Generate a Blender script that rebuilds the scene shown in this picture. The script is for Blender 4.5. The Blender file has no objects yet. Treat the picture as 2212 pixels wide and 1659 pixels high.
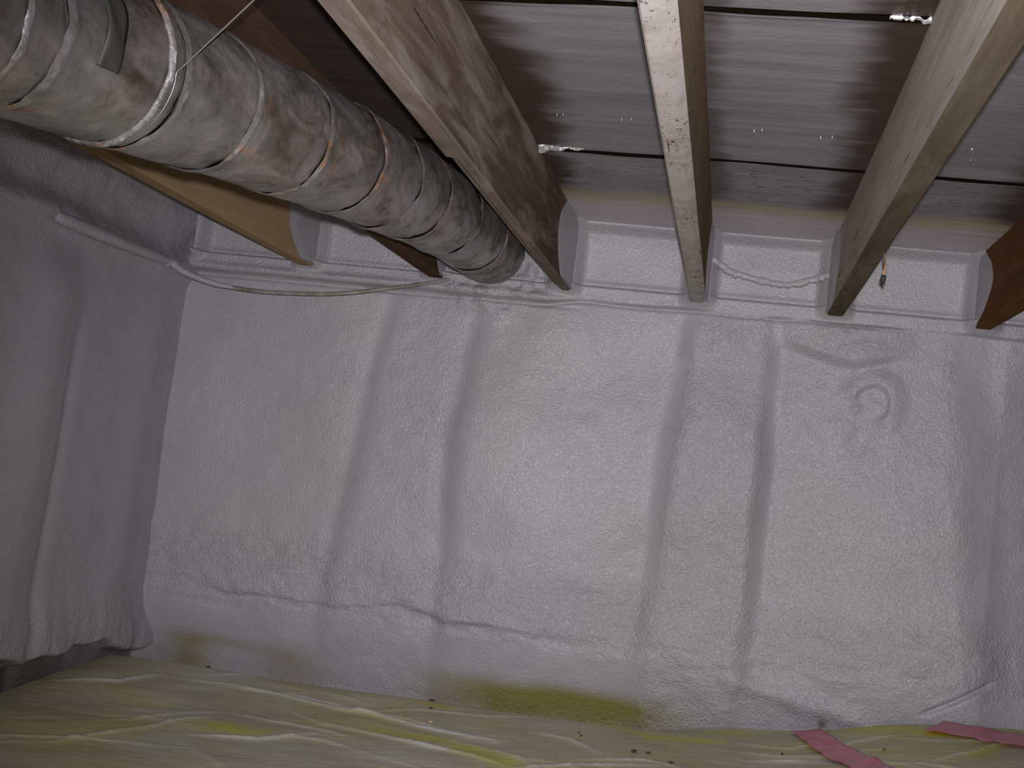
import bpy, bmesh, math, random
import numpy as np
from mathutils import Vector, Matrix
C = bpy.context.scene.collection
random.seed(4)

# ------------------------------------------------------------------ camera, light, exposure
CZ = 0.80                      # camera height above the ground; heights below are measured from the camera
F_PX, YAW, PITCH, ROLL = 2775.07, -0.17173, 0.06504, 0.11732
sc = bpy.context.scene
cd = bpy.data.cameras.new('camera'); cam = bpy.data.objects.new('camera', cd); C.objects.link(cam)
cd.sensor_fit = 'HORIZONTAL'; cd.sensor_width = 36.0; cd.lens = F_PX/2212*36.0; cd.clip_start = 0.02
cy_, sy_ = math.cos(YAW), math.sin(YAW)
fw = Vector((sy_*math.cos(PITCH), cy_*math.cos(PITCH), math.sin(PITCH)))
rt = Vector((cy_, -sy_, 0)); up = rt.cross(fw)
r2 = rt*math.cos(ROLL) + up*math.sin(ROLL); u2 = -rt*math.sin(ROLL) + up*math.cos(ROLL)
M = Matrix((r2, u2, -fw)).transposed().to_4x4(); M.translation = Vector((0, 0, CZ))
cam.matrix_world = M
sc.camera = cam

w = bpy.data.worlds.new('world'); sc.world = w; w.use_nodes = True
w.node_tree.nodes['Background'].inputs[0].default_value = (0.55, 0.5, 0.62, 1)
w.node_tree.nodes['Background'].inputs[1].default_value = 0.035

# the flash of the camera that took the picture
fl = bpy.data.lights.new('camera_flash', 'SPOT'); fo = bpy.data.objects.new('camera_flash', fl); C.objects.link(fo)
fl.energy = 305; fl.color = (0.99, 0.985, 1.02); fl.shadow_soft_size = 0.012
fl.spot_size = math.radians(60); fl.spot_blend = 1.0
fo.location = (0.006, -0.01, CZ + 0.034)
tgt = Vector((-0.26, 3.8, CZ + 0.02)); dr = tgt - Vector(fo.location)
fo.rotation_euler = dr.to_track_quat('-Z', 'Y').to_euler()
fo.scale = (1.22, 1.65, 1.0)

vs = sc.view_settings
vs.view_transform = 'Standard'; vs.look = 'None'; vs.exposure = 0.0; vs.gamma = 1.0; vs.use_curve_mapping = False

# ------------------------------------------------------------------ numpy noise
rng = np.random.RandomState(7)
_T = rng.rand(256, 256).astype(np.float64)
def vnoise(x, y):
    xi = np.floor(x).astype(int); yi = np.floor(y).astype(int)
    fx = x - xi; fy = y - yi
    fx = fx*fx*fx*(fx*(fx*6-15)+10); fy = fy*fy*fy*(fy*(fy*6-15)+10)
    a = _T[yi % 256, xi % 256]; b = _T[yi % 256, (xi+1) % 256]
    c = _T[(yi+1) % 256, xi % 256]; d = _T[(yi+1) % 256, (xi+1) % 256]
    return (a*(1-fx)+b*fx)*(1-fy) + (c*(1-fx)+d*fx)*fy - 0.5
def fbm(x, y, o=4):
    s = 0; a = 1.0
    for k in range(o):
        s = s + a*vnoise(x*2**k + 17.3*k, y*2**k + 5.1*k); a *= 0.5
    return s
def sm(e0, e1, x):
    t = np.clip((x-e0)/(e1-e0), 0, 1); return t*t*(3-2*t)
def gs(x, s): return np.exp(-(x/s)**2)

# ------------------------------------------------------------------ object helpers
def put(name, me, mat, parent=None, smooth=True):
    o = bpy.data.objects.new(name, me); C.objects.link(o)
    if mat: me.materials.append(mat)
    if smooth:
        me.polygons.foreach_set('use_smooth', np.ones(len(me.polygons), dtype=bool))
    if parent is not None:
        o.parent = parent
        o.matrix_parent_inverse = Matrix.Translation(-Vector(parent.location))
    return o
def raw(name, V, Fq, mat, parent=None, smooth=True, attrs=None, offset=True):
    me = bpy.data.meshes.new(name)
    V = np.array(V, dtype=float)
    if offset: V = V + np.array([0, 0, CZ])
    me.from_pydata(V.tolist(), [], Fq if isinstance(Fq, list) else Fq.tolist())
    for k, a in (attrs or {}).items():
        at = me.attributes.new(k, 'FLOAT', 'POINT'); at.data.foreach_set('value', np.asarray(a, dtype=np.float32).ravel())
    me.update()
    return put(name, me, mat, parent, smooth)
def gridfaces(nu, nv, flip=False, wrap=False):
    i = np.arange(nu if wrap else nu-1); j = np.arange(nv-1)
    I, J = np.meshgrid(i, j, indexing='ij'); I2 = (I+1) % nu
    q = np.stack([I*nv+J, I2*nv+J, I2*nv+J+1, I*nv+J+1], -1).reshape(-1, 4)
    return q[:, ::-1] if flip else q
def empty(name, loc=(0, 0, 0)):
    o = bpy.data.objects.new(name, None); C.objects.link(o); o.location = loc; o.empty_display_size = .05; return o
def tag(o, label, cat, group=None):
    o['label'] = label; o['category'] = cat
    if group: o['group'] = group
    return o
def struct(o): o['kind'] = 'structure'; return o
def catmull(P, n):
    P = np.array(P, float); P = np.vstack([2*P[0]-P[1], P, 2*P[-1]-P[-2]]); out = []
    for k in range(1, len(P)-2):
        a, b, c, d = P[k-1:k+3]
        for t in np.linspace(0, 1, n, endpoint=False):
            out.append(.5*((2*b)+(-a+c)*t+(2*a-5*b+4*c-d)*t*t+(-a+3*b-3*c+d)*t**3))
    out.append(P[-2]); return np.array(out)
def tube(name, P, R, mat, parent=None, seg=14, squash=1.0, attrs=None, lump=None):
    P = np.asarray(P, float); n = len(P); R = np.broadcast_to(np.asarray(R, float), (n,)).copy()
    T = np.gradient(P, axis=0); T /= np.linalg.norm(T, axis=1)[:, None]
    upv = np.array([0, 0, 1.0]); V = []
    for k in range(n):
        s = np.cross(T[k], upv)
        if np.linalg.norm(s) < 1e-4: s = np.array([1.0, 0, 0])
        s /= np.linalg.norm(s); q = np.cross(s, T[k])
        for j in range(seg):
            a = 2*math.pi*j/seg; rr = R[k] if lump is None else R[k]*lump(k, j)
            V.append(P[k] + rr*(math.cos(a)*s*squash + math.sin(a)*q))
    Fq = []
    for k in range(n-1):
        for j in range(seg):
            a, b = k*seg+j, k*seg+(j+1) % seg
            Fq.append([a, b, b+seg, a+seg])
    Fq.append(list(range(seg))[::-1]); Fq.append(list(range((n-1)*seg, n*seg)))
    return raw(name, V, Fq, mat, parent)

# ------------------------------------------------------------------ material helpers
class NB:
    def __init__(s, name):
        s.m = bpy.data.materials.new(name); s.m.use_nodes = True; s.t = s.m.node_tree; s.n = s.t.nodes
        s.b = s.n['Principled BSDF']
    def new(s, ty, **k):
        x = s.n.new(ty)
        for a, v in k.items(): setattr(x, a, v)
        return x
    def set(s, sock, v):
        if isinstance(v, (int, float)): sock.default_value = v
        elif isinstance(v, tuple): sock.default_value = v if len(v) != 3 or sock.type == 'VECTOR' else (*v, 1)
        else: s.t.links.new(v, sock)
    def coord(s, scale=(1, 1, 1), rot=(0, 0, 0), loc=(0, 0, 0)):
        tc = s.new('ShaderNodeTexCoord'); mp = s.new('ShaderNodeMapping')
        s.t.links.new(tc.outputs['Object'], mp.inputs[0])
        mp.inputs['Scale'].default_value = scale; mp.inputs['Rotation'].default_value = rot; mp.inputs['Location'].default_value = loc
        return mp.outputs[0]
    def noise(s, vec, scale, detail=3, rough=.5, dist=0.0):
        x = s.new('ShaderNodeTexNoise'); s.set(x.inputs['Vector'], vec)
        x.inputs['Scale'].default_value = scale; x.inputs['Detail'].default_value = detail
        x.inputs['Roughness'].default_value = rough; x.inputs['Distortion'].default_value = dist
        return x.outputs['Fac']
    def voro(s, vec, scale, feature='SMOOTH_F1', rnd=1.0):
        x = s.new('ShaderNodeTexVoronoi'); x.feature = feature; s.set(x.inputs['Vector'], vec)
        x.inputs['Scale'].default_value = scale; x.inputs['Randomness'].default_value = rnd
        return x.outputs['Distance']
    def ramp(s, v, *st):
        x = s.new('ShaderNodeValToRGB'); e = x.color_ramp.elements
        while len(e) < len(st): e.new(.5)
        for k, (p, c) in enumerate(st):
            e[k].position = p; e[k].color = (c, c, c, 1) if isinstance(c, (int, float)) else (*c, 1)
        s.set(x.inputs[0], v); return x.outputs[0]
    def mix(s, f, a, b, mode='MIX'):
        x = s.new('ShaderNodeMix', data_type='RGBA', blend_type=mode)
        s.set(x.inputs['Factor'], f); s.set(x.inputs['A'] if False else x.inputs[6], a); s.set(x.inputs[7], b); return x.outputs[2]
    def math(s, op, a, b=0.0, c=None, clamp=False):
        x = s.new('ShaderNodeMath', operation=op, use_clamp=clamp); s.set(x.inputs[0], a); s.set(x.inputs[1], b)
        if c is not None: s.set(x.inputs[2], c)
        return x.outputs[0]
    def attr(s, name):
        x = s.new('ShaderNodeAttribute', attribute_name=name); return x.outputs['Fac']
    def bump(s, h, dist, strength=1.0, normal=None):
        x = s.new('ShaderNodeBump'); s.set(x.inputs['Height'], h); x.inputs['Distance'].default_value = dist
        x.inputs['Strength'].default_value = strength
        if normal is not None: s.t.links.new(normal, x.inputs['Normal'])
        return x.outputs[0]
    def out(s, color=None, rough=None, metal=None, normal=None, spec=None):
        if color is not None: s.set(s.b.inputs['Base Color'], color)
        if rough is not None: s.set(s.b.inputs['Roughness'], rough)
        if metal is not None: s.set(s.b.inputs['Metallic'], metal)
        if spec is not None: s.set(s.b.inputs['Specular IOR Level'], spec)
        if normal is not None: s.set(s.b.inputs['Normal'], normal)
        return s.m

FOAM = (0.415, 0.385, 0.43); FOAM_WARM = (0.405, 0.39, 0.39)
def foam_material(name, bare=(0.10, 0.07, 0.045)):
    b = NB(name); v = b.coord()
    big = b.noise(v, 1.3, 2); med = b.noise(v, 9, 4, .6)
    col = b.mix(b.ramp(big, (.38, 0.0), (.66, 1.0)), FOAM, FOAM_WARM)
    col = b.mix(b.ramp(med, (.35, 0.0), (.7, .35)), col, (0.345, 0.32, 0.355))
    col = b.mix(b.ramp(b.noise(v, 70, 2), (.74, 0.0), (.80, .5)), col, (0.20, 0.17, 0.2))
    yel = b.attr('yellow')
    col = b.mix(yel, col, (0.20, 0.165, 0.016))
    col = b.mix(b.attr('bare'), col, bare)
    rg = b.attr('lumpy')
    n1 = b.noise(v, 125, 3, .55, .5); n2 = b.noise(v, 280, 2, .5, .3); vo = b.voro(v, 155)
    h = b.math('ADD', b.math('MULTIPLY', n1, 1.0), b.math('MULTIPLY', vo, .55))
    h = b.math('ADD', b.math('MULTIPLY', h, b.math('MULTIPLY_ADD', rg, 1.0, .34)), b.math('MULTIPLY', n2, .22))
    return b.out(col, b.ramp(n1, (.3, .30), (.7, .50)), 0.0, b.bump(h, .0038, 1.0), .55)
foam_mat = foam_material('spray_foam')

def wood_material(name, base, dark, pale, pale_amt=.4, bottom_pale=0.0, speck=0.0, side_pale=0.0, seed=0.0, foam_end=3.55):
    b = NB(name); v = b.coord(loc=(seed, seed*.7, seed*.3)); vg = b.coord(scale=(14, .9, 14), loc=(seed, seed, 0))
    vraw = b.coord()
    g = b.noise(vg, 3.2, 5, .62, .8)
    wv = b.new('ShaderNodeTexWave', wave_type='BANDS', bands_direction='DIAGONAL'); b.set(wv.inputs['Vector'], b.coord(scale=(1, .07, 1), loc=(seed, 0, seed)))
    wv.inputs['Scale'].default_value = 34; wv.inputs['Distortion'].default_value = 9; wv.inputs['Detail'].default_value = 3; wv.inputs['Detail Scale'].default_value = 1.4
    col = b.mix(b.ramp(g, (.3, 0.0), (.72, 1.0)), base, dark)
    col = b.mix(b.math('MULTIPLY', wv.outputs['Fac'], .13), col, dark)
    # pale overspray dusting, streaked along the timber
    p1 = b.noise(b.coord(scale=(6, 1.1, 6), loc=(seed*2, 0, 1)), 2.4, 5, .65, .5)
    col = b.mix(b.ramp(p1, (.46, 0.0), (.70, pale_amt)), col, pale)
    if side_pale > 0:
        gn = b.new('ShaderNodeNewGeometry'); sxx = b.new('ShaderNodeSeparateXYZ'); b.set(sxx.inputs[0], gn.outputs['Normal'])
        sd_ = b.ramp(b.math('ABSOLUTE', sxx.outputs[0]), (.78, 0.0), (.95, 1.0))
        pq = b.ramp(b.noise(b.coord(scale=(5, .8, 5), loc=(seed, 1, 0)), 3, 4, .6), (.3, .62), (.58, 1.0))
        col = b.mix(b.math('MULTIPLY', b.math('MULTIPLY', sd_, pq), side_pale), col, pale)
    if bottom_pale > 0:
        ge = b.new('ShaderNodeNewGeometry'); sx = b.new('ShaderNodeSeparateXYZ'); b.set(sx.inputs[0], ge.outputs['Normal'])
        dn = b.ramp(b.math('MULTIPLY', sx.outputs[2], -1.0), (.35, 0.0), (.65, 1.0))
        pn = b.ramp(b.noise(v, 16, 4, .6), (.25, .5), (.55, 1.0))
        col = b.mix(b.math('MULTIPLY', b.math('MULTIPLY', dn, pn), bottom_pale), col, pale)
        if speck > 0:
            sp = b.ramp(b.noise(b.coord(scale=(2.2, 1, 2.2)), 75, 3, .6), (.58, 0.0), (.64, 1.0))
            zone = b.ramp(b.noise(v, 5, 2), (.40, 0.0), (.58, 1.0))
            col = b.mix(b.math('MULTIPLY', b.math('MULTIPLY', sp, zone), speck), col, (.05, .032, .025))
    ck = b.ramp(b.noise(b.coord(scale=(30, .55, 30), loc=(0, seed, seed)), 4, 2), (.725, 0.0), (.74, .8))
    col = b.mix(ck, col, (.03, .02, .015))
    return b.out(col, b.ramp(g, (.3, .62), (.7, .82)), 0.0, b.bump(b.math('SUBTRACT', g, ck), .0022, .8), 0.0)

# ------------------------------------------------------------------ layout of the crawl space (metres)
JX = [-1.347, -0.931, -0.540, -0.135, 0.262, 0.675]        # joist centrelines, left to right
JW, JB, JT = 0.0459, 0.5484, 0.7629                         # width, underside, top (= underside of the floor boards)
XL, XR = -1.74, 1.55                                        # left wall, end of the back wall
YB = 3.855

# ------------------------------------------------------------------ back wall: sprayed foam, one continuous skin
def crack_z(x):
    return np.interp(x, [-1.7, -1.49, -1.16, -.92, -.78, -.58, -.37, -.145, -.04, .06, .257, .35, .6, 1.5],
                     [-.47, -.486, -.478, -.452, -.483, -.477, -.489, -.457, -.456, -.496, -.488, -.508, -.52, -.53])
def seam_x(k, z):
    return [np.full_like(z, XL), np.interp(z, [-.5, -.37, .265, .5], [-1.17, -1.153, -1.08, -1.04]),
            np.interp(z, [-.5, -.28, .07, .37, .5], [-.80, -.80, -.815, -.786, -.77]),
            np.interp(z, [-.5, -.33, .14, .43, .5], [-.20, -.187, -.168, -.145, -.14]),
            np.interp(z, [-.5, -.29, .1, .37, .5], [.10, .105, .112, .097, .09]),
            np.interp(z, [-.5, -.22, .17, .43, .5], [.80, .75, .70, .65, .64]), np.full_like(z, XR+.1)][k]
def back_wall():
    xs = list(np.arange(XL-.08, XR, .0052))
    for j in JX: xs += list(np.arange(j-.075, j+.075, .0022))
    xs = np.array(sorted(set(np.round(xs, 4)))); zs = np.concatenate([np.arange(-.80, .42, .0052), np.arange(.42, JT+.004, .003)])
    X, Z = np.meshgrid(xs, zs, indexing='ij')
    # --- lower wall pillows between the framing
    xw = X + .016*fbm(X*2+3, Z*2.2, 3)
    g = np.zeros_like(X); rough = np.zeros_like(X) + .12
    S = [seam_x(k, Z) for k in range(7)]
    rgh = [.10, .28, .10, .70, .45, .28]
    zmod = .50 + .50*sm(.52, .38, Z)*sm(-.60, -.40, Z)
    for k in range(6):
        u = np.clip((xw-S[k])/(S[k+1]-S[k]), 0, 1); inside = (xw >= S[k]) & (xw < S[k+1])
        rough = np.where(inside, rgh[k]*sm(0, .3, 4*u*(1-u)) + .06, rough)
    st = lambda k, w_: sm(-w_*.5, w_*.5, xw-S[k])
    mo = .85 + .7*fbm(X*1.5+60, Z*2.4, 2)
    g = (.019*st(1, .13) + .027*st(2, .12))*mo
    g -= .044*sm(.25, .95, np.clip((xw-S[2])/(S[3]-S[2]), 0, 1))
    g += .032*st(3, .105)*mo - .042*st(4, .085)*np.clip(mo+.1, .7, 1.2)
    g += .030*sm(.02, .55, np.clip((xw-S[4])/(S[5]-S[4]), 0, 1))
    g -= .046*st(5, .17)*mo + .30*np.maximum(X-.76, 0)
    for k, vd in ((1, .006), (2, .008), (3, .004), (4, .004), (5, .0)): g -= vd*gs(xw-S[k]-(.02 if k == 4 else -.02), .028)
    g *= zmod
    g += .028
    g += .012*fbm(X*2.2+9, Z*2.0+4, 3) + .0035*fbm(X*9, Z*9+3, 3)
    # horizontal ripples low on the wall
    rip = sm(-.22, -.36, Z)*sm(-.56, -.47, Z)
    g += rip*(.006*fbm(X*5+2, Z*22+8, 3) + .005*fbm(X*14, Z*34, 2))
    rough = np.maximum(rough, rip*.8)
    g += .010*sm(.0, .5, vnoise(X*2.1+40, Z*3.1))*gs(Z+.20, .06)*.5
    # round dimple with a raised rim, and the soft lobes beside it
    rr = np.hypot(X-.392, (Z-.305)*.95); an = np.arctan2(Z-.305, X-.392)
    am = sm(-.75, -.15, np.cos(an-.95)) ; rw = rr + .006*fbm(X*22, Z*22, 2)
    g += .015*am*(sm(.040, .056, rw)*sm(.115, .058, rw)) - .005*gs(rr, .05)
    g += .006*fbm(X*34, Z*34, 3)*gs(rr, .05) + .008*gs(np.hypot(X-.348, Z-.285), .014)
    g += .014*gs(np.hypot(X-.275, (Z-.225)*1.1), .06) + .012*gs(np.hypot(X-.20, Z-.30), .08) - .013*gs(np.hypot(X-.372, (Z-.205)*.6), .036)
    # sagging lump under the right-hand joist
    lz = np.interp(X, [.05, .135, .263, .336, .42, .6], [.47, .45, .418, .405, .43, .49])
    g += (.030 + .008*fbm(X*12, Z*18, 3))*sm(lz-.014, lz+.022, Z)*sm(.08, .2, X)*sm(.52, .36, X)
    rough = np.maximum(rough, .9*gs(np.hypot(X-.27, (Z-.47)*1.6), .16))
    # fingers of foam under the other joists
    for jx, s in ((-.03, .07), (-.14, .03)):
        g += .012*gs(X-jx, s)*sm(.36, .40, Z)*sm(.52, .44, Z)
    # lip where the thick coat stops, low on the wall
    cz = crack_z(X) + .022*fbm(X*6, X*0+2, 4)
    lipamp = (.0012 + .0095*np.clip(1.6*vnoise(X*4.1+7, X*0+.5)+.45, 0, 1))*sm(-1.62, -1.45, X)*sm(.50, .35, X)
    g -= lipamp*sm(cz+.005, cz-.007, Z) ; g += .35*lipamp*gs(Z-cz-.02, .016)
    c2 = np.interp(X, [.0, .1, .25, .36, .5], [-.535, -.52, -.545, -.565, -.60]) + .012*fbm(X*11+5, X*0, 3)
    m2 = sm(.03, .10, X)*sm(.52, .42, X)
    g += m2*(.016*gs(Z-c2+.02, .03) + .007*fbm(X*16, Z*16, 3)*gs(Z+.56, .07)); rough = np.maximum(rough, m2*.8*gs(Z+.57, .08))
    g -= .018*gs((X-.70)-(Z+.5)*1.6, .012)*sm(-.56, -.54, Z)*sm(-.42, -.47, Z)
    thin = sm(-.50, -.74, Z); g -= .060*thin
    # --- sill strip and rim panels above
    tl = sm(-.45, -.60, X)                                   # left bays: heavier ledges
    ledge_b = .530 - .018*tl + .004*fbm(X*6, X*0, 2)
    ledge_t = .572 - .004*tl
    sill = .034 + .014*tl + .012*tl*gs(Z-.525, .012) + .006*fbm(X*7, Z*20, 2)*(.4+tl)
    t_low = sm(ledge_b-.006, ledge_b+.004, Z)
    notch = .020*gs(Z-ledge_b+.006, .006)*(.5+.8*tl)*sm(.62, .4, np.abs(X+.1)) + .012*tl*gs(Z-.500, .006)
    g = g*(1-t_low) + sill*t_low - notch*.8
    rim = .008 + .003*fbm(X*6, Z*6, 3)
    t_rim = sm(ledge_t-.004, ledge_t+.006, Z)
    g = g*(1-t_rim) + rim*t_rim
    g += .006*gs(Z-ledge_t-.010, .008)
    rough = np.where(Z > ledge_b, .10+.6*tl+.25*sm(-.13, -.06, X), rough)
    # foam fillets up the joist sides and under the boards
    up_ = sm(JB-.02, JB+.03, Z)
    dj = np.full_like(X, 9.0)
    for j in JX: dj = np.minimum(dj, np.abs(X-j)-JW/2)
    dj = np.minimum(dj, np.abs(X-(XL+.02)))
    fil = .055*gs(np.maximum(dj, 0)-.0, .016) + .014*gs(np.maximum(dj, 0)-.018, .012)
    g += fil*up_
    dt = JT - Z
    g += (.050*gs(np.maximum(dt, 0), .013) + .010*gs(dt-.014, .010))*(dj > 0)
    rough = np.maximum(rough, .75*gs(dt-.035, .03)*(dj > 0))
    rough = np.maximum(rough, .8*sm(.64, .68, Z)*sm(.75, .72, Z)*sm(-.12, -.06, X)*sm(.26, .2, X))
    # rough crumpled foam around the duct end
    dd = np.hypot(X+.755, Z-.635)
    g += .016*gs(dd-.135, .05)*(1+2*fbm(X*18, Z*18, 3)) * sm(-.92, -.86, X)*sm(-.5, -.57, X)
    rough = np.maximum(rough, .9*gs(dd-.13, .06))
    g += rough*sm(.54, .50, Z)*(.0052*fbm(X*17+4, Z*21, 3) + .0030*fbm(X*44, Z*50, 2))
    Y = YB - g
    yn = fbm(X*2.3+1.7, Z*4, 3)
    yel = sm(-.590, -.665, Z+.03*yn)*(sm(-.98, -.62, X)*sm(.12, -.30, X)*.95 + .75*gs(X+1.60, .08) + .55*gs(X+1.26, .10)) + .5*gs(Z+.640+.10*np.maximum(X+1.5, 0), .02)*gs(X+1.47, .16)
    yel = np.clip(yel*(.9+.5*fbm(X*4, Z*9+2, 2)), 0, .92)
    bare = sm(-.66, -.72, Z)*.25
    bare = np.maximum(bare, .9*(gs(X-.345, .012)*gs(Z+.627, .014)))
    V = np.stack([X, Y, Z], -1).reshape(-1, 3)
    return struct(raw('wall_back', V, gridfaces(len(xs), len(zs)), foam_mat, attrs={'yellow': yel, 'bare': bare, 'lumpy': rough}))
back_wall()

# ------------------------------------------------------------------ left wall
def left_wall():
    ys = np.arange(.3, YB+.02, .0055); zs = np.arange(-.80, JT+.003, .0055)
    Y, Z = np.meshgrid(ys, zs, indexing='ij')
    g = .010*fbm(Y*2.1+20, Z*1.8, 3) + .003*fbm(Y*10, Z*10+5, 3)
    g += .028*gs(Y-3.03-.03*Z, .12)*sm(.48, .3, Z)*sm(-.7, -.3, Z) - .012*gs(Y-3.20-.05*Z, .03)*sm(.35, .1, Z)
    g += .012*gs(Y-3.62, .10)*sm(.45, .2, Z)
    # thick band along the sill, hollow above it
    g += .030*gs(Z-.505-.02*fbm(Y*4, Y*0+1, 2), .035) - .008*gs(Z-.575, .03) + .022*sm(.60, .66, Z)
    g += .004*fbm(Y*16, Z*30, 3)*sm(.44, .52, Z)
    g += .05*gs(JT-Z, .02)
    # ragged lower lip, bare masonry under it
    lip = -.655 + .03*fbm(Y*6+3, Y*0, 3) + .02*sm(3.3, 2.6, Y) - .035*sm(3.62, 3.80, Y)
    g += .028*sm(lip-.004, lip+.012, Z)*sm(lip+.20, lip+.03, Z) + .010*fbm(Y*13, Z*9, 3)*sm(lip+.22, lip+.05, Z)*sm(lip-.01, lip+.01, Z)
    g -= .035*sm(lip+.004, lip-.008, Z)
    bare = sm(lip+.002, lip-.012, Z)*(.55+.5*fbm(Y*6, Z*3, 3)); bare = np.clip(bare, 0, .8)
    rough = .12 + .5*sm(-.40, -.55, Z) + .45*sm(.40, .50, Z)
    V = np.stack([XL-.012+g, Y, Z], -1).reshape(-1, 3)
    return struct(raw('wall_left', V, gridfaces(len(ys), len(zs)), foam_mat, attrs={'yellow': np.zeros_like(g), 'bare': bare, 'lumpy': rough}))
left_wall()

# ------------------------------------------------------------------ floor boards overhead (the ceiling of the crawl space)
def ceiling_material():
    b = NB('floor_boards_with_overspray')
    vg = b.coord(scale=(.8, 9, 1))
    g = b.noise(vg, 3.5, 5, .6, .6)
    raw_ = b.mix(b.ramp(g, (.3, 0.0), (.7, 1.0)), (.060, .037, .024), (.036, .021, .014))
    spray = b.mix(b.ramp(b.noise(b.coord(scale=(.7, 3, 1)), 4, 4, .6), (.3, 0.0), (.7, 1.0)), (.30, .275, .30), (.22, .20, .215))
    dash = b.ramp(b.noise(b.coord(scale=(1.0, 3.2, 1)), 42, 2, .5), (.615, 0.0), (.65, 1.0))
    dz = b.math('MULTIPLY', dash, b.attr('dashes'))
    col = b.mix(b.attr('spray'), raw_, spray)
    col = b.mix(b.math('MULTIPLY', dz, .8), col, (.07, .045, .04))
    fo_ = b.attr('foam')
    fcol = b.ramp(fo_, (.0, (.36, .315, .20)), (.45, (.43, .375, .24)), (.8, (.52, .46, .44)), (1.0, (.56, .505, .53)))
    col = b.mix(b.ramp(fo_, (.0, 0.0), (.35, .9), (.6, 1.0)), col, fcol)
    gapc = b.attr('gap'); col = b.mix(gapc, col, (.006, .004, .003))
    hb = b.math('ADD', b.math('MULTIPLY', g, .6), b.noise(b.coord(), 90, 3))
    return b.out(col, .58, 0.0, b.bump(hb, .0016, .7), b.math('MULTIPLY_ADD', gapc, -.4, .4))
def ceiling():
    xs = np.arange(-1.85, XR+.05, .0075); ys = []
    gaps = [(-.0, .25), (1.07, .006), (2.017, .0065), (2.966, .006)]
    ys = np.arange(-.4, YB+.06, .02).tolist()
    ys += np.arange(1.5, 3.6, .0075).tolist()
    for gy in (1.07, 2.017, 2.966): ys += np.arange(gy-.03, gy+.03, .0011).tolist()
    ys = np.array(sorted(set(np.round(ys, 4))))
    X, Y = np.meshgrid(xs, ys, indexing='ij')
    h = np.zeros_like(X); gap = np.zeros_like(X)
    for k, gy in enumerate((1.07, 2.017, 2.966)):
        d = Y - gy - .006*fbm(X*3+k*11, X*0, 3) + .002
        wdt = .0056 + .0048*fbm(X*5+3*k, X*0+k, 2) + .001
        wdt = np.maximum(wdt, .0006)
        m = sm(wdt, wdt*.45, np.abs(d))
        h += .020*m; gap = np.maximum(gap, sm(wdt*1.9+.0008, wdt*1.25+.0004, np.abs(d)))
        h -= .002*gs(d-.016, .010)*np.clip(1+2*vnoise(X*4+k, X*0), 0, 1.6)
        h += .010*sm(0, .004, d)*0
    # slight cupping and wrinkles
    h += .004*fbm(X*1.5, Y*4, 3) + .0009*fbm(X*3, Y*45, 2)
    sp = np.ones_like(X)
    st = fbm(Y*0+X*3.5, Y*26, 3)*.045 + .05*fbm(X*6, Y*6, 3)
    d1 = X-(-.517); wd1 = .085 + .05*gs(Y-2.45, .35)
    s1 = np.where((d1 > -.02), sm(.35*wd1, wd1*1.15, d1+st*.9), 1)
    sp = np.minimum(sp, s1)
    d2 = X-(-.112); sp = np.minimum(sp, np.where(d2 > -.02, .35+.65*sm(.004, .055, d2+st*.8), 1))
    d3 = .239-X; sp = np.minimum(sp, np.where((d3 > -.02) & (d3 < .3), sm(.03, .115, d3+st*.9), 1))
    d4 = .652-X; sp = np.minimum(sp, np.where((d4 > -.02) & (d4 < .3), .05+.95*sm(.05, .15, d4+st*.7), 1))
    dx3 = X-.285; sp = np.minimum(sp, np.where((dx3 > -.02) & (dx3 < .3), .75+.25*sm(.0, .1, dx3+st), 1))
    sp = np.where(X < -.53, .04, sp); sp = np.where(X > .66, .3, sp)
    fo_ = sm(3.30, 3.62, Y+.07*fbm(X*4, Y*4, 3))
    da = sm(2.98, 3.06, Y)*sm(3.48, 3.30, Y)*.9 + .12
    V = np.stack([X, Y, JT+h], -1).reshape(-1, 3)
    o = raw('ceiling', V, gridfaces(len(xs), len(ys), True), ceiling_material(), attrs={'spray': np.clip(sp, 0, 1), 'foam': fo_, 'gap': gap, 'dashes': da})
    return struct(o)
ceiling()

# ------------------------------------------------------------------ bare ground
def ground():
    b = NB('packed_dirt'); v = b.coord()
    col = b.mix(b.noise(v, 6, 5, .65), (.10, .075, .05), (.05, .036, .026))
    m = b.out(col, .95, 0, b.bump(b.noise(v, 25, 5, .7), .01, .8))
    xs = np.linspace(-1.9, XR+.05, 60); ys = np.linspace(-.4, YB+.06, 60)
    X, Y = np.meshgrid(xs, ys, indexing='ij')
    V = np.stack([X, Y, -CZ + .006*fbm(X*3, Y*3, 3)], -1).reshape(-1, 3)
    struct(raw('floor', V, gridfaces(60, 60), m))
ground()

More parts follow.
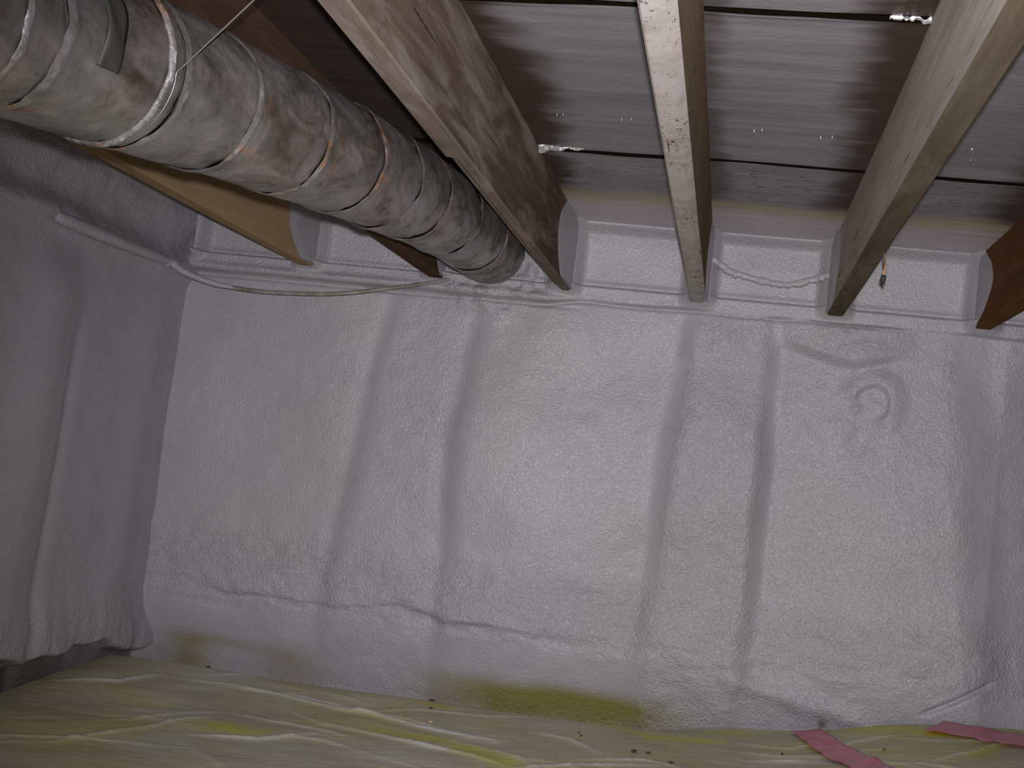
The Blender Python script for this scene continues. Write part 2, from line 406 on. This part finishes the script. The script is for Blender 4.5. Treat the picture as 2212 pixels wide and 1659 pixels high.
# ------------------------------------------------------------------ plastic sheet over yellow insulation on the ground
BX = [-2.3, -1.9, -1.75, -1.613, -1.4, -1.13, -.56, -.15, .118, .375, .561, .886, 1.6]
BZ = [-.69, -.695, -.688, -.682, -.684, -.69, -.68, -.672, -.672, -.635, -.585, -.557, -.54]
RIDGES = [([(-1.495, 3.431), (-1.314, 3.457), (-1.149, 3.454), (-0.945, 3.396), (-0.763, 3.39), (-0.502, 3.268)], .008), ([(-1.138, 3.498), (-0.923, 3.41), (-0.722, 3.327), (-0.494, 3.257)], .012),
 ([(-0.939, 3.218), (-0.728, 3.157), (-0.553, 3.11), (-0.441, 3.056)], .009), ([(-1.168, 2.908), (-1.022, 2.977), (-0.929, 3.113)], .009), ([(-0.442, 3.416), (-0.326, 3.374), (-0.245, 3.29)], .008),
 ([(-0.281, 3.195), (-0.117, 3.292), (-0.024, 3.279)], .007), ([(-1.677, 3.208), (-1.542, 3.277), (-1.492, 3.455)], .009), ([(-0.937, 3.37), (-0.768, 3.513), (-0.587, 3.523), (-0.421, 3.623)], .006),
 ([(-1.389, 2.653), (-1.329, 2.79), (-1.273, 2.933)], .006), ([(-0.427, 3.041), (-0.058, 3.281)], .007), ([(-1.281, 2.876), (-1.256, 2.999), (-1.183, 3.111)], .006), ([(0.138, 3.447), (0.323, 3.454)], .007),
 ([(-0.396, 3.626), (-0.238, 3.76), (-0.042, 3.80)], .005), ([(-1.173, 3.178), (-0.997, 3.169), (-0.835, 3.117)], .008), ([(0.066, 3.628), (0.236, 3.583), (0.312, 3.642)], .005),
 ([(0.556, 3.688), (0.421, 3.647), (0.344, 3.587)], .006), ([(0.847, 3.712), (0.686, 3.473), (0.557, 3.364)], .007), ([(0.516, 3.652), (0.625, 3.589), (0.812, 3.656)], .005)]
YELLOWS = [([(-1.184, 3.0), (-1.046, 3.04)], .045, 1), ([(-0.794, 3.225), (-0.619, 3.198), (-0.445, 3.077)], .045, 1.1), ([(-0.347, 3.658), (-0.132, 3.549), (0.066, 3.617)], .022, 1.0), ([(-0.879, 3.681), (-0.702, 3.57)], .018, .9),
 ([(0.447, 3.78), (0.564, 3.746), (0.618, 3.702)], .05, 1.1), ([(-1.392, 2.696), (-1.318, 2.952)], .09, .6), ([(-1.495, 3.185), (-1.372, 3.141)], .06, .6), ([(0.691, 3.44), (0.773, 3.578)], .03, .8), ([(-0.038, 3.705), (0.091, 3.74)], .04, .6)]
def polydist(X, Y, P):
    best = np.full_like(X, 9.0); tt = np.zeros_like(X); n = len(P)-1
    for k in range(n):
        ax, ay = P[k]; bx, by = P[k+1]; L = (bx-ax)**2+(by-ay)**2
        t = np.clip(((X-ax)*(bx-ax)+(Y-ay)*(by-ay))/L, 0, 1)
        d = np.hypot(X-ax-t*(bx-ax), Y-ay-t*(by-ay)); c = d < best
        best = np.where(c, d, best); tt = np.where(c, (k+t)/n, tt)
    return best, tt
_r = np.random.RandomState(21); ALL_RIDGES = list(RIDGES)
for _k in range(34):
    _x = _r.uniform(-1.65, .7); _y = _r.uniform(2.5, 3.65); _a = _r.uniform(-.75, .25) if _x > -1.1 else _r.uniform(-.2, 1.0); _l = _r.uniform(.08, .26); _c = _r.uniform(-.05, .05)
    ALL_RIDGES.append(([(_x-_l*math.cos(_a), _y-_l*math.sin(_a)), (_x, _y+_c), (_x+_l*math.cos(_a), _y+_l*math.sin(_a))], _r.uniform(.002, .006)))
def sheet_z(X, Y):
    X = np.asarray(X, float); Y = np.asarray(Y, float)
    z = sum(np.interp(X+o, BX, BZ) for o in (-.08, -.04, 0, .04, .08))/5 - .03*(3.6-Y)
    z = z - .05*sm(3.60, 3.84, Y)*sm(.1, -.2, X)
    z = z + .009*fbm(X*2.6+3, Y*4.0, 3)*sm(3.75, 3.4, Y)
    z = z + .0030*fbm(X*4+Y*3, Y*9-X*4, 3)
    for P, a in ALL_RIDGES:
        d, t = polydist(X, Y, P); env = np.sin(np.pi*np.clip(t, .04, .96))**.6
        z = z + a*env*(np.exp(-d/.011)*1.0 - .35*np.exp(-(d/.05)**2))
    return z
def plastic_sheet():
    xs = np.arange(-1.725, XR, .0065); ys = np.concatenate([np.arange(1.2, 2.5, .02), np.arange(2.5, 3.805, .0055)])
    X, Y = np.meshgrid(xs, ys, indexing='ij'); Z = sheet_z(X, Y)
    ye = np.zeros_like(X)
    for P, s, a in YELLOWS:
        d, t = polydist(X, Y, P); ye = np.maximum(ye, a*gs(d, s))
    ye = np.clip(ye*(.9+.8*fbm(X*9, Y*9, 3)) + .26*sm(-.1, .45, fbm(X*3.2+8, Y*3.2, 3))*1.2, 0, 1)
    b = NB('milky_plastic_over_yellow_insulation'); v = b.coord()
    base = b.mix(b.ramp(b.noise(v, 3.5, 4), (.3, 0.0), (.7, 1.0)), (.47, .43, .285), (.39, .35, .165))
    col = b.mix(b.attr('contact'), base, (.50, .45, .012))
    haze_glint = b.attr('haze_glint')
    col = b.mix(haze_glint, col, (.78, .76, .80))  # wrinkle highlights painted in as pale colour, plus random milky haze
    fine = b.noise(b.coord(scale=(3, 10, 3), rot=(0, 0, .35)), 6, 4, .6)
    m = b.out(col, b.ramp(fine, (.3, .24), (.7, .42)), 0, b.bump(fine, .006, .5), .6)
    hz = np.zeros_like(X)
    for P, a in ALL_RIDGES:
        d, t = polydist(X, Y, P); hz = np.maximum(hz, np.sin(np.pi*np.clip(t, .03, .97))**.5*np.exp(-d/.008)*min(1, a*95))  # mask of the painted highlights along the wrinkle crests
    hz = np.clip(hz*.95 + .22*sm(-.1, .6, fbm(X*3+Y*2+5, Y*6-X*2, 3)), 0, 1)*(1-.7*ye)
    o = raw('vapor_barrier_sheet', np.stack([X, Y, Z], -1).reshape(-1, 3), gridfaces(len(xs), len(ys)), m, attrs={'contact': ye, 'haze_glint': hz})
    tag(o, 'milky wrinkled plastic sheet over yellow insulation covering the crawl space ground', 'plastic sheet')
plastic_sheet()

def tape_strip(P, wid, label, seed):
    b = NB('red_tape'); v = b.coord()
    n = b.noise(b.coord(scale=(3, 9, 3)), 6, 3)
    m = b.out(b.mix(b.ramp(n, (.35, 0.0), (.65, 1.0)), (.62, .08, .13), (.58, .20, .29)), .3, 0, b.bump(n, .004, .5), .6)
    C_ = catmull([(x, y, 0) for x, y in P], 16); T = np.gradient(C_, axis=0); T /= np.linalg.norm(T, axis=1)[:, None]
    N_ = np.stack([-T[:, 1], T[:, 0], 0*T[:, 0]], 1); nu, nv = len(C_), 15
    V = np.zeros((2, nu, nv, 3))
    for j in range(nv):
        q = C_ + N_*wid*(j/(nv-1)-.5); x, y = q[:, 0], q[:, 1]
        z = sheet_z(x, y) + .0035 + .004*(vnoise(x*25+seed, y*18)+.5) + .004*abs(j/(nv-1)-.5)
        V[0, :, j] = np.stack([x, y, z+.0006], 1); V[1, :, j] = np.stack([x, y, z-.0002], 1)
    nn = nu*nv; f1 = gridfaces(nu, nv, True); f2 = gridfaces(nu, nv) + nn
    edge = [i*nv for i in range(nu)] + [(nu-1)*nv+j for j in range(1, nv)] + [i*nv+nv-1 for i in range(nu-2, -1, -1)] + list(range(nv-2, 0, -1))
    side = [[edge[k], edge[(k+1) % len(edge)], edge[(k+1) % len(edge)]+nn, edge[k]+nn] for k in range(len(edge))]
    o = raw('tape_strip', V.reshape(-1, 3), f1.tolist()+f2.tolist()+side, m)
    tag(o, label, 'tape', 'red tape strips on the plastic sheet')
tape_strip([(0.292, 3.775), (0.335, 3.62), (0.375, 3.47), (0.414, 3.343), (.45, 3.2)], .085, 'pinkish red tape strip running down to the bottom edge, left of two', 1)
tape_strip([(0.635, 3.76), (0.72, 3.71), (0.80, 3.65), (0.92, 3.58)], .14, 'red tape strip lying slantwise in the bottom right corner by the wall', 5)

# ------------------------------------------------------------------ joists
def joist(x, mat, label, notch=None, coat=(), y0=-.3, wob=0.0, edge=None):
    root = empty('floor_joist', (x, 1.8, CZ+JB)); tag(root, label, 'joist', 'floor joists overhead')
    ys = np.arange(y0, YB-.012, .03); hw = JW/2; c = .0035
    zt = JT+.012
    prof = [(-hw+c, JB), (hw-(edge or c), JB), (hw, JB+(edge or c)*.8), (hw, zt), (-hw, zt), (-hw, JB+c)]
    nP = 26; pts = []
    for k in range(6):
        a = np.array(prof[k]); b_ = np.array(prof[(k+1) % 6]); n = {0: 6, 2: 6, 4: 6}.get(k, 2)
        if k == 3: n = 4
        for t in np.linspace(0, 1, n, endpoint=False): pts.append(a+(b_-a)*t)
    pts = np.array(pts); nv = len(pts); V = []
    for y in ys:
        for (px, pz) in pts:
            dx = .0022*float(vnoise(np.array(y*1.7+x*9), np.array(pz*8.0))) + wob*math.sin(y*1.3+x)
            dz = .002*float(vnoise(np.array(y*2.3+x*5), np.array(px*20.0+3)))
            q = [x+px+dx, y, pz+(dz if pz < JB+.01 else 0)]
            if notch and y > notch and px < 0 and pz < JB+.02:
                q[2] += .010*min(1, (y-notch)/.03)*(1 if px < -hw*.3 else .35)
            V.append(q)
    Fq = []
    n = len(ys)
    for i in range(n-1):
        for j in range(nv):
            a, b_ = i*nv+j, i*nv+(j+1) % nv
            Fq.append([a, a+nv, b_+nv, b_])
    Fq.append(list(range(nv))); Fq.append([(n-1)*nv+j for j in range(nv)][::-1])
    raw('timber', V, Fq, mat, root, smooth=False)
    # thin spray foam coat on the side faces near the wall, with a rounded front edge
    for side, yf, yb2 in coat:
        yy = np.arange(yf-.06, YB+.0, .008); zz = np.linspace(JB+(.016 if side < 0 and notch else .0045), JT+.004, 40)
        Y, Z = np.meshgrid(yy, zz, indexing='ij')
        u = (Z-JB)/(JT-JB)
        edge = yf + (yb2-yf)*np.abs(u-.55)**2/.3 + .02*fbm(Y*0+Z*14, Z*0+x, 2)
        th = .0075*sm(edge-.015, edge+.10, Y) - .0016 + .0012*fbm(Y*20, Z*20, 2)*sm(edge, edge+.05, Y)
        Xs = x + side*(hw+th)
        Vf = np.stack([Xs, Y, Z], -1).reshape(-1, 3); nn = len(Vf)
        Vb = np.stack([np.full_like(Xs, x+side*(hw-.004)), Y, Z], -1).reshape(-1, 3)
        nu, nv2 = len(yy), len(zz)
        f1 = gridfaces(nu, nv2, side < 0); f2 = gridfaces(nu, nv2, side > 0)+nn
        ed = [i*nv2 for i in range(nu)] + [(nu-1)*nv2+j for j in range(1, nv2)] + [i*nv2+nv2-1 for i in range(nu-2, -1, -1)] + list(range(nv2-2, 0, -1))
        sd = [[ed[k], ed[(k+1) % len(ed)], ed[(k+1) % len(ed)]+nn, ed[k]+nn] for k in range(len(ed))]
        z0 = np.zeros(2*nn)
        o = raw('foam_coat', np.vstack([Vf, Vb]), f1.tolist()+f2.tolist()+sd, foam_mat, root, attrs={'yellow': z0, 'bare': z0, 'lumpy': z0+.1})
        o['label'] = 'lilac grey spray foam coat on the timber end'
    return root
W = wood_material
tan = W('tan_timber', (.44, .30, .175), (.33, .22, .125), (.46, .36, .26), .2, 0, 0, seed=1.3)
redb = W('red_brown_timber', (.13, .075, .05), (.07, .04, .027), (.16, .11, .09), .15, 0, 0, seed=7.7)
greyb = W('grey_brown_timber', (.185, .128, .09), (.085, .052, .034), (.40, .335, .30), .85, .35, 0, side_pale=.10, seed=3.1)
whit = W('whitened_timber', (.30, .205, .115), (.19, .125, .065), (.56, .50, .49), .04, .95, .85, side_pale=.16, seed=5.2)
olive = W('olive_brown_timber', (.165, .13, .095), (.105, .08, .052), (.58, .50, .45), .16, .0, 0, side_pale=.95, seed=9.4)
rust = W('dark_brown_timber', (.20, .10, .045), (.115, .055, .026), (.2, .16, .13), .1, 0, 0, seed=11.9)
joist(JX[0], tan, 'tan wooden joist at far left, behind the duct above the sagging cable', coat=((1, 3.50, 3.66), (-1, 3.4, 3.6)))
joist(JX[1], redb, 'reddish brown joist mostly hidden behind the round duct', coat=((1, 3.62, 3.72), (-1, 3.55, 3.7)))
joist(JX[2], greyb, 'broad grey brown joist immediately right of the duct', notch=2.25, coat=((1, 3.40, 3.56), (-1, 3.55, 3.7)))
joist(JX[3], whit, edge=.012, label='joist with whitened speckled underside near the top centre', coat=((1, 3.56, 3.68), (-1, 3.5, 3.7)))
joist(JX[4], olive, 'olive brown joist slanting toward the upper right, with hanging splinter', coat=((-1, 3.47, 3.62), (1, 3.6, 3.75)))
joist(JX[5], rust, 'dark brown joist cut off by the right edge of the picture', coat=((-1, 3.58, 3.78),))

# ------------------------------------------------------------------ round duct
def duct():
    q = [-7.396e-01, 4.93e-02, 5.381e-01, 1.297e-01, -1.79e-02, -8.33e-02]
    def axis(y):
        t = (y-2.4)/1.4; return np.array([q[0]+q[1]*t+q[5]*t*t, y, q[2]+q[3]*t+q[4]*t*t])
    root = empty('round_duct', (-.79, 1.7, CZ+.47))
    tag(root, 'weathered round sheet metal duct running under the floor to the wall', 'duct')
    b = NB('weathered_galvanized_metal'); v = b.coord()
    n1 = b.noise(b.coord(scale=(1, .55, 1)), 16, 5, .65, .6); n2 = b.noise(v, 60, 4, .6); n3 = b.noise(v, 5, 3)
    col = b.mix(b.ramp(n1, (.38, 0.0), (.63, 1.0)), (.38, .335, .315), (.115, .092, .070))
    col = b.mix(b.ramp(n3, (.42, 0.0), (.62, .55)), col, (.36, .35, .36))
    dirt = b.ramp(b.math('ADD', b.math('MULTIPLY', n2, .5), b.math('MULTIPLY', n1, .6)), (.58, 0.0), (.68, .75))
    col = b.mix(dirt, col, (.07, .052, .038))
    sm_ = b.attr('seam')
    rst = b.math('MULTIPLY', b.ramp(b.noise(v, 22, 5, .7), (.50, 0.0), (.60, 1.0)), b.math('MULTIPLY_ADD', sm_, .85, .16))
    rst = b.math('MULTIPLY', rst, b.ramp(b.noise(v, 4.5, 2), (.42, 0.0), (.55, 1.0)))
    col = b.mix(rst, col, (.28, .115, .045))
    bead_glint = b.math('MULTIPLY', b.attr('bead'), b.ramp(b.noise(v, 38, 5, .75), (.43, 0.0), (.60, 1.0)))
    col = b.mix(bead_glint, col, (.86, .86, .90))  # glints on the seam beads painted in as near-white base colour
    met = b.math('MULTIPLY', b.math('SUBTRACT', 1.0, b.math('MAXIMUM', rst, b.math('MULTIPLY', dirt, .8)), clamp=True), b.math('MULTIPLY_ADD', bead_glint, -.45, .70))
    ro = b.mix(bead_glint, b.ramp(n2, (.3, .40), (.7, .62)), (.30, .30, .30))
    hh = b.math('ADD', n1, b.math('MULTIPLY', n2, .5))
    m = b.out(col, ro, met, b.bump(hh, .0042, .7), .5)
    seams = [.80, 1.185, 1.245, 1.44, 1.476, 1.668, 1.92, 2.166, 2.40, 2.62, 2.95, 3.33, 3.79]
    SEG = 120
    for k in range(len(seams)-1):
        ya, yb = seams[k], seams[k+1]
        n = max(14, int((yb-ya)/.008)); t = np.linspace(0, 1, n)
        y = ya + (yb-ya)*t
        y = np.concatenate([y, yb+np.linspace(.002, .010, 4)])       # laps inside the next section
        t = (y-ya)/(yb-ya)
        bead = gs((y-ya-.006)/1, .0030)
        R = .1005 + .0060*bead - .0010*sm(yb-.030, yb-.004, y) - .004*sm(yb, yb+.006, y) + .0008
        R = R + .006*sm(3.0, 3.55, y)
        ph = np.linspace(0, 2*math.pi, SEG, endpoint=False)
        tilt = .10*math.sin(k*2.1)
        V = np.zeros((SEG, len(y), 3)); bd_ = np.zeros((SEG, len(y))); se = np.zeros((SEG, len(y)))
        for i, yy in enumerate(y):
            a = axis(yy); tn = axis(yy+.01)-axis(yy-.01); tn /= np.linalg.norm(tn)
            s = np.cross(tn, [0, 0, 1.]); s /= np.linalg.norm(s); u_ = np.cross(s, tn)
            nz = .0045*fbm(np.cos(ph)*1.6+k*3, np.sin(ph)*1.6+yy*7, 3) + .0022*fbm(np.cos(ph)*5+k*3+9, np.sin(ph)*5+yy*22, 2)
            rr = R[i] + nz*(1-.5*bead[i])
            jit = .006*fbm(np.cos(ph)*2+k*7, np.sin(ph)*2+k, 3)
            V[:, i] = a + jit[:, None]*tn + (np.cos(ph)[:, None]*s + np.sin(ph)[:, None]*u_)*rr[:, None]
            glint_breakup = .35+.65*sm(-.2, .3, fbm(np.cos(ph)*3+k*5, np.sin(ph)*3, 2))  # breaks up the painted glint around each bead
            bd_[:, i] = bead[i]*glint_breakup; se[:, i] = gs(yy-ya-.01, .035)
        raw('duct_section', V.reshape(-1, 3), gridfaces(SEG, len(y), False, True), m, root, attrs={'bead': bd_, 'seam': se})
    # loose grey tape flap wrapped over the near section
    tb = NB('dull_grey_tape'); tm = tb.out((.045, .043, .036), .5)
    ph = np.linspace(-.35, .75, 30); yy = np.linspace(1.300, 1.335, 6); V = np.zeros((2, 30, 6, 3))
    for i, p_ in enumerate(ph):
        for j, y in enumerate(yy):
            a = axis(y)
            for s_ in range(2):
                r = .1005+.0055 - .0035*s_ + .0015*math.sin(p_*9+j)
                V[s_, i, j] = a + r*np.array([math.cos(p_), 0, math.sin(p_)])
    nn = 180; f1 = gridfaces(30, 6, True).tolist(); f2 = (gridfaces(30, 6)+nn).tolist()
    ed = [i*6 for i in range(30)] + [29*6+j for j in range(1, 6)] + [i*6+5 for i in range(28, -1, -1)] + list(range(4, 0, -1))
    sd = [[ed[k], ed[(k+1) % len(ed)], ed[(k+1) % len(ed)]+nn, ed[k]+nn] for k in range(len(ed))]
    o = raw('tape_flap', V.reshape(-1, 3), f1+f2+sd, tm, root); o['label'] = 'dull dark grey tape flap'
    return axis
daxis = duct()

# thin wire looped over the duct and tied up to the joist
def hanger():
    b = NB('dull_steel_wire'); m = b.out((.22, .21, .20), .4, .6)
    P = []
    for p_ in np.linspace(-1.7, -.10, 14):
        a = daxis(1.44-.015*(p_+.1)); P.append(a + .1072*np.array([math.cos(p_), 0, math.sin(p_)]))
    e = P[-1]; f = np.array((-.566, 1.40, .552))
    P += [e+(f-e)*t for t in (.08, .3, .6, .9, 1.0)]
    o = tube('hanger_wire', catmull(P, 6), .0011, m, seg=8)
    tag(o, 'thin grey hanger wire slung around the duct up to the joist', 'wire')
hanger()

# ------------------------------------------------------------------ cables
def sag_cable():
    root = empty('electrical_cable', (-1.3, 3.65, CZ+.44)); tag(root, 'sagging flat electrical cable along the left corner, partly coated in foam', 'cable')
    b = NB('aged_cable_jacket'); v = b.coord(scale=(2, 2, 2))
    m = b.out(b.mix(b.ramp(b.noise(v, 14, 3), (.35, 0.0), (.65, 1.0)), (.17, .135, .10), (.26, .23, .225)), .45, 0, None, .5)
    P = [(-1.645, 3.585, .466), (-1.559, 3.599, .443), (-1.476, 3.614, .436), (-1.394, 3.628, .436), (-1.313, 3.643, .442), (-1.232, 3.657, .450), (-1.151, 3.672, .464), (-1.072, 3.70, .486), (-.993, 3.735, .510), (-.914, 3.775, .537), (-.87, 3.80, .56)]
    tube('cable_jacket', catmull([(-1.693, 3.57, .490)]+P, 8), .0062, m, root, 12, squash=.55)
    Q = [(-1.728, 2.97, .497), (-1.716, 3.01, .494), (-1.708, 3.13, .492), (-1.70, 3.262, .490), (-1.697, 3.404, .491), (-1.695, 3.53, .492), (-1.688, 3.575, .489), (-1.645, 3.585, .466), (-1.559, 3.599, .443), (-1.50, 3.608, .438)]
    S = catmull(Q, 12); n = len(S); t = np.linspace(0, 1, n)
    R = np.interp(t, [0, .24, .45, .62, .75, 1], [.016, .019, .016, .012, .011, .0066])
    rs = np.random.RandomState(3); L = rs.rand(n, 14)
    o = tube('foam_coating', S, R, foam_mat, root, 14, lump=lambda k, j: 1+.16*(L[k, j]-.5)); o['label'] = 'lumpy grey foam crust on the left stretch'
    K = [(-1.700, 3.555, .489), (-1.690, 3.580, .490), (-1.670, 3.590, .478)]
    o = tube('cable_staple', catmull(K, 6), [.010]+[.017]*3+[.015]*7+[.009]*2, foam_mat, root, 12, lump=lambda k, j: 1+.2*(L[k, j]-.5)); o['label'] = 'foam covered fastener bump'
sag_cable()
def bay_cable():
    P = catmull([(-.118, 3.815, .694), (-.097, 3.80, .678), (-.046, 3.79, .648), (.036, 3.785, .631), (.117, 3.785, .624), (.194, 3.79, .648), (.243, 3.80, .669)], 14)
    n = len(P); rs = np.random.RandomState(11); L = rs.rand(n, 14); k_ = rs.rand(n)
    sm3 = np.convolve(k_, np.ones(3)/3, 'same')
    R = .0078 + .006*(sm3-.35)
    o = tube('foam_coated_cable', P, R, foam_mat, None, 14, lump=lambda k, j: 1+.16*(L[k, j]-.5) + (.9*max(0, k_[k//2]-.35) if 8 <= j <= 13 else 0))
    tag(o, 'lumpy foam coated cable drooping across the bay right of centre', 'cable')
bay_cable()

# ------------------------------------------------------------------ small fixings on the boards
steel = NB('rusty_steel').out((.42, .38, .36), .28, .8)
def staple(x, y, label, L=.016, sep=.024, rusty=False):
    bm = bmesh.new()
    for s in (-.5, .5):
        g = bmesh.ops.create_cone(bm, cap_ends=True, segments=8, radius1=.0019, radius2=.0006, depth=L+.008)
        bmesh.ops.transform(bm, matrix=Matrix.Translation((x+s*sep, y, CZ+JT-L/2+.004))@Matrix.Rotation(math.pi+s*.15, 4, 'X'), verts=g['verts'])
    g = bmesh.ops.create_cube(bm, size=1.0)
    bmesh.ops.transform(bm, matrix=Matrix.Translation((x, y, CZ+JT+.006))@Matrix.Diagonal((sep+.003, .0024, .006, 1)), verts=g['verts'])
    bm2 = bm; me = bpy.data.meshes.new('floor_staple'); bm.to_mesh(me); bm.free()
    o = put('floor_staple', me, steel); tag(o, label, 'staple', 'staple points through the boards')
staple(-.426, 2.659, 'staple points through the board close beside the broad grey brown joist', .012, .013)
staple(-.283, 2.648, 'staple points through the board just left of the whitened joist', .018, .020)
staple(-.009, 2.650, 'rust tipped staple points just right of the whitened joist', .022, .016)
staple(.131, 2.676, 'staple points left of the olive brown joist', .018, .023)
def nail():
    root = empty('bent_nail', (.423, 2.68, CZ+JT)); tag(root, 'dark nail hanging from the board right of the olive brown joist', 'nail')
    tube('shank', catmull([(.423, 2.690, JT+.010), (.423, 2.690, JT-.012), (.421, 2.688, JT-.034)], 5), .0014, steel, root, 8)
    bm = bmesh.new(); bmesh.ops.create_uvsphere(bm, u_segments=12, v_segments=8, radius=.0026)
    bmesh.ops.transform(bm, matrix=Matrix.Translation((.4225, 2.6895, CZ+JT-.008)), verts=bm.verts)
    me = bpy.data.meshes.new('bead'); bm.to_mesh(me); bm.free()
    put('bead', me, NB('shiny_bead').out((.8, .8, .8), .15, .6), root)
nail()
def foil(x0, x1, y, label, wid, seed):
    m = NB('crinkled_foil').out((.85, .85, .88), .25, .75)
    xs = np.linspace(x0, x1, 40); vs_ = np.linspace(0, 1, 9); V = []
    for s_ in range(2):
        for i, x in enumerate(xs):
            tp = (1 - .72*(i/39) if seed == 1 else .35+.65*(i/39))
            for v in vs_:
                z = JT - .0075 + .0018*s_ - .011*vnoise(np.array(x*110.+seed), np.array(v*4.+seed)) - .004*(1-v)
                V.append((x, y + (v-.5)*wid*tp, float(z) - .85*wid*tp*v + .010))
    nn = 360; f1 = gridfaces(40, 9, True).tolist(); f2 = (gridfaces(40, 9)+nn).tolist()
    ed = [i*9 for i in range(40)] + [39*9+j for j in range(1, 9)] + [i*9+8 for i in range(38, -1, -1)] + list(range(7, 0, -1))
    sd = [[ed[k], ed[(k+1) % len(ed)], ed[(k+1) % len(ed)]+nn, ed[k]+nn] for k in range(len(ed))]
    o = raw('foil_scrap', V, f1+f2+sd, m); tag(o, label, 'foil scrap', 'shiny scraps in the board gaps')
foil(-.514, -.405, 2.940, 'shiny crinkled scrap in the board gap beside the broad grey brown joist', .020, 1)
foil(.175, .238, 2.006, 'small shiny scrap in the upper board gap touching the olive brown joist', .010, 4)
def splinter():
    root = empty('wood_splinter', (.286, 2.85, CZ+.556)); tag(root, 'short pale wood splinter dangling from the olive brown joist end', 'splinter')
    wm = NB('fresh_split_wood').out((.40, .24, .15), .7)
    tube('sliver', catmull([(.284, 2.856, .565), (.287, 2.84, .545), (.288, 2.815, .522), (.287, 2.812, .502)], 5), [.003]*6+[.0055]*6+[.004]*4, wm, root, 8, squash=.5)
    o = tube('dark_tip', catmull([(.287, 2.812, .503), (.286, 2.815, .492), (.289, 2.818, .483)], 5), [.004]+[.006]*6+[.003]*4, NB('dark_bark').out((.03, .025, .03), .8), root, 8); o['label'] = 'nearly black tip'
splinter()

# ------------------------------------------------------------------ crumbs of dirt on the plastic
DEB = [(-0.762, 3.674, .011), (-0.609, 3.729, .008), (-0.733, 3.543, .006), (-0.699, 3.389, .008), (-0.507, 3.666, .005), (-0.312, 3.467, .005), (-0.302, 3.433, .005), (-0.156, 3.357, .011), (-0.12, 3.37, .008), (0.222, 3.523, .006), (-1.435, 3.646, .008), (-1.193, 3.756, .006), (-0.06, 3.314, .009), (0.477, 3.518, .006)]
dirt_m = NB('dark_crumb').out((.06, .04, .032), .9); chip_m = NB('pale_chip').out((.55, .40, .26), .7)
spots = ['under the duct end', 'right of the crumb under the duct end', 'just above the main wrinkle', None, 'near the sheet edge below the whitened joist', 'upper of a close pair at the bottom', 'lower of a close pair at the bottom', 'largest at the bottom centre', 'beside the largest bottom crumb', 'left of the pink tape strip', 'on the crest at far left', 'at the sheet edge left of the yellow stain', 'at the bottom edge left of the tape', 'between the two tape strips']
for (x, y, r), sp_ in zip(DEB, spots):
    bm = bmesh.new(); bmesh.ops.create_icosphere(bm, subdivisions=2, radius=r*.5)
    for v in bm.verts:
        k = .75+.55*random.random(); v.co = Vector((v.co.x*k*1.4, v.co.y*k*1.2, v.co.z*k*.7))
    z = float(sheet_z(np.array(x), np.array(y)))
    me = bpy.data.meshes.new('dirt_crumb'); bm.to_mesh(me); bm.free()
    if sp_ is None:
        o = put('wood_chip', me, chip_m, smooth=False); tag(o, 'pale orange wood chip lying on the plastic sheet', 'wood chip')
    else:
        o = put('dirt_crumb', me, dirt_m, smooth=False); tag(o, 'dark dirt crumb on the plastic sheet, ' + sp_, 'dirt', 'dirt crumbs on the plastic sheet')
    o.location = (x, y, CZ+z+r*.22)
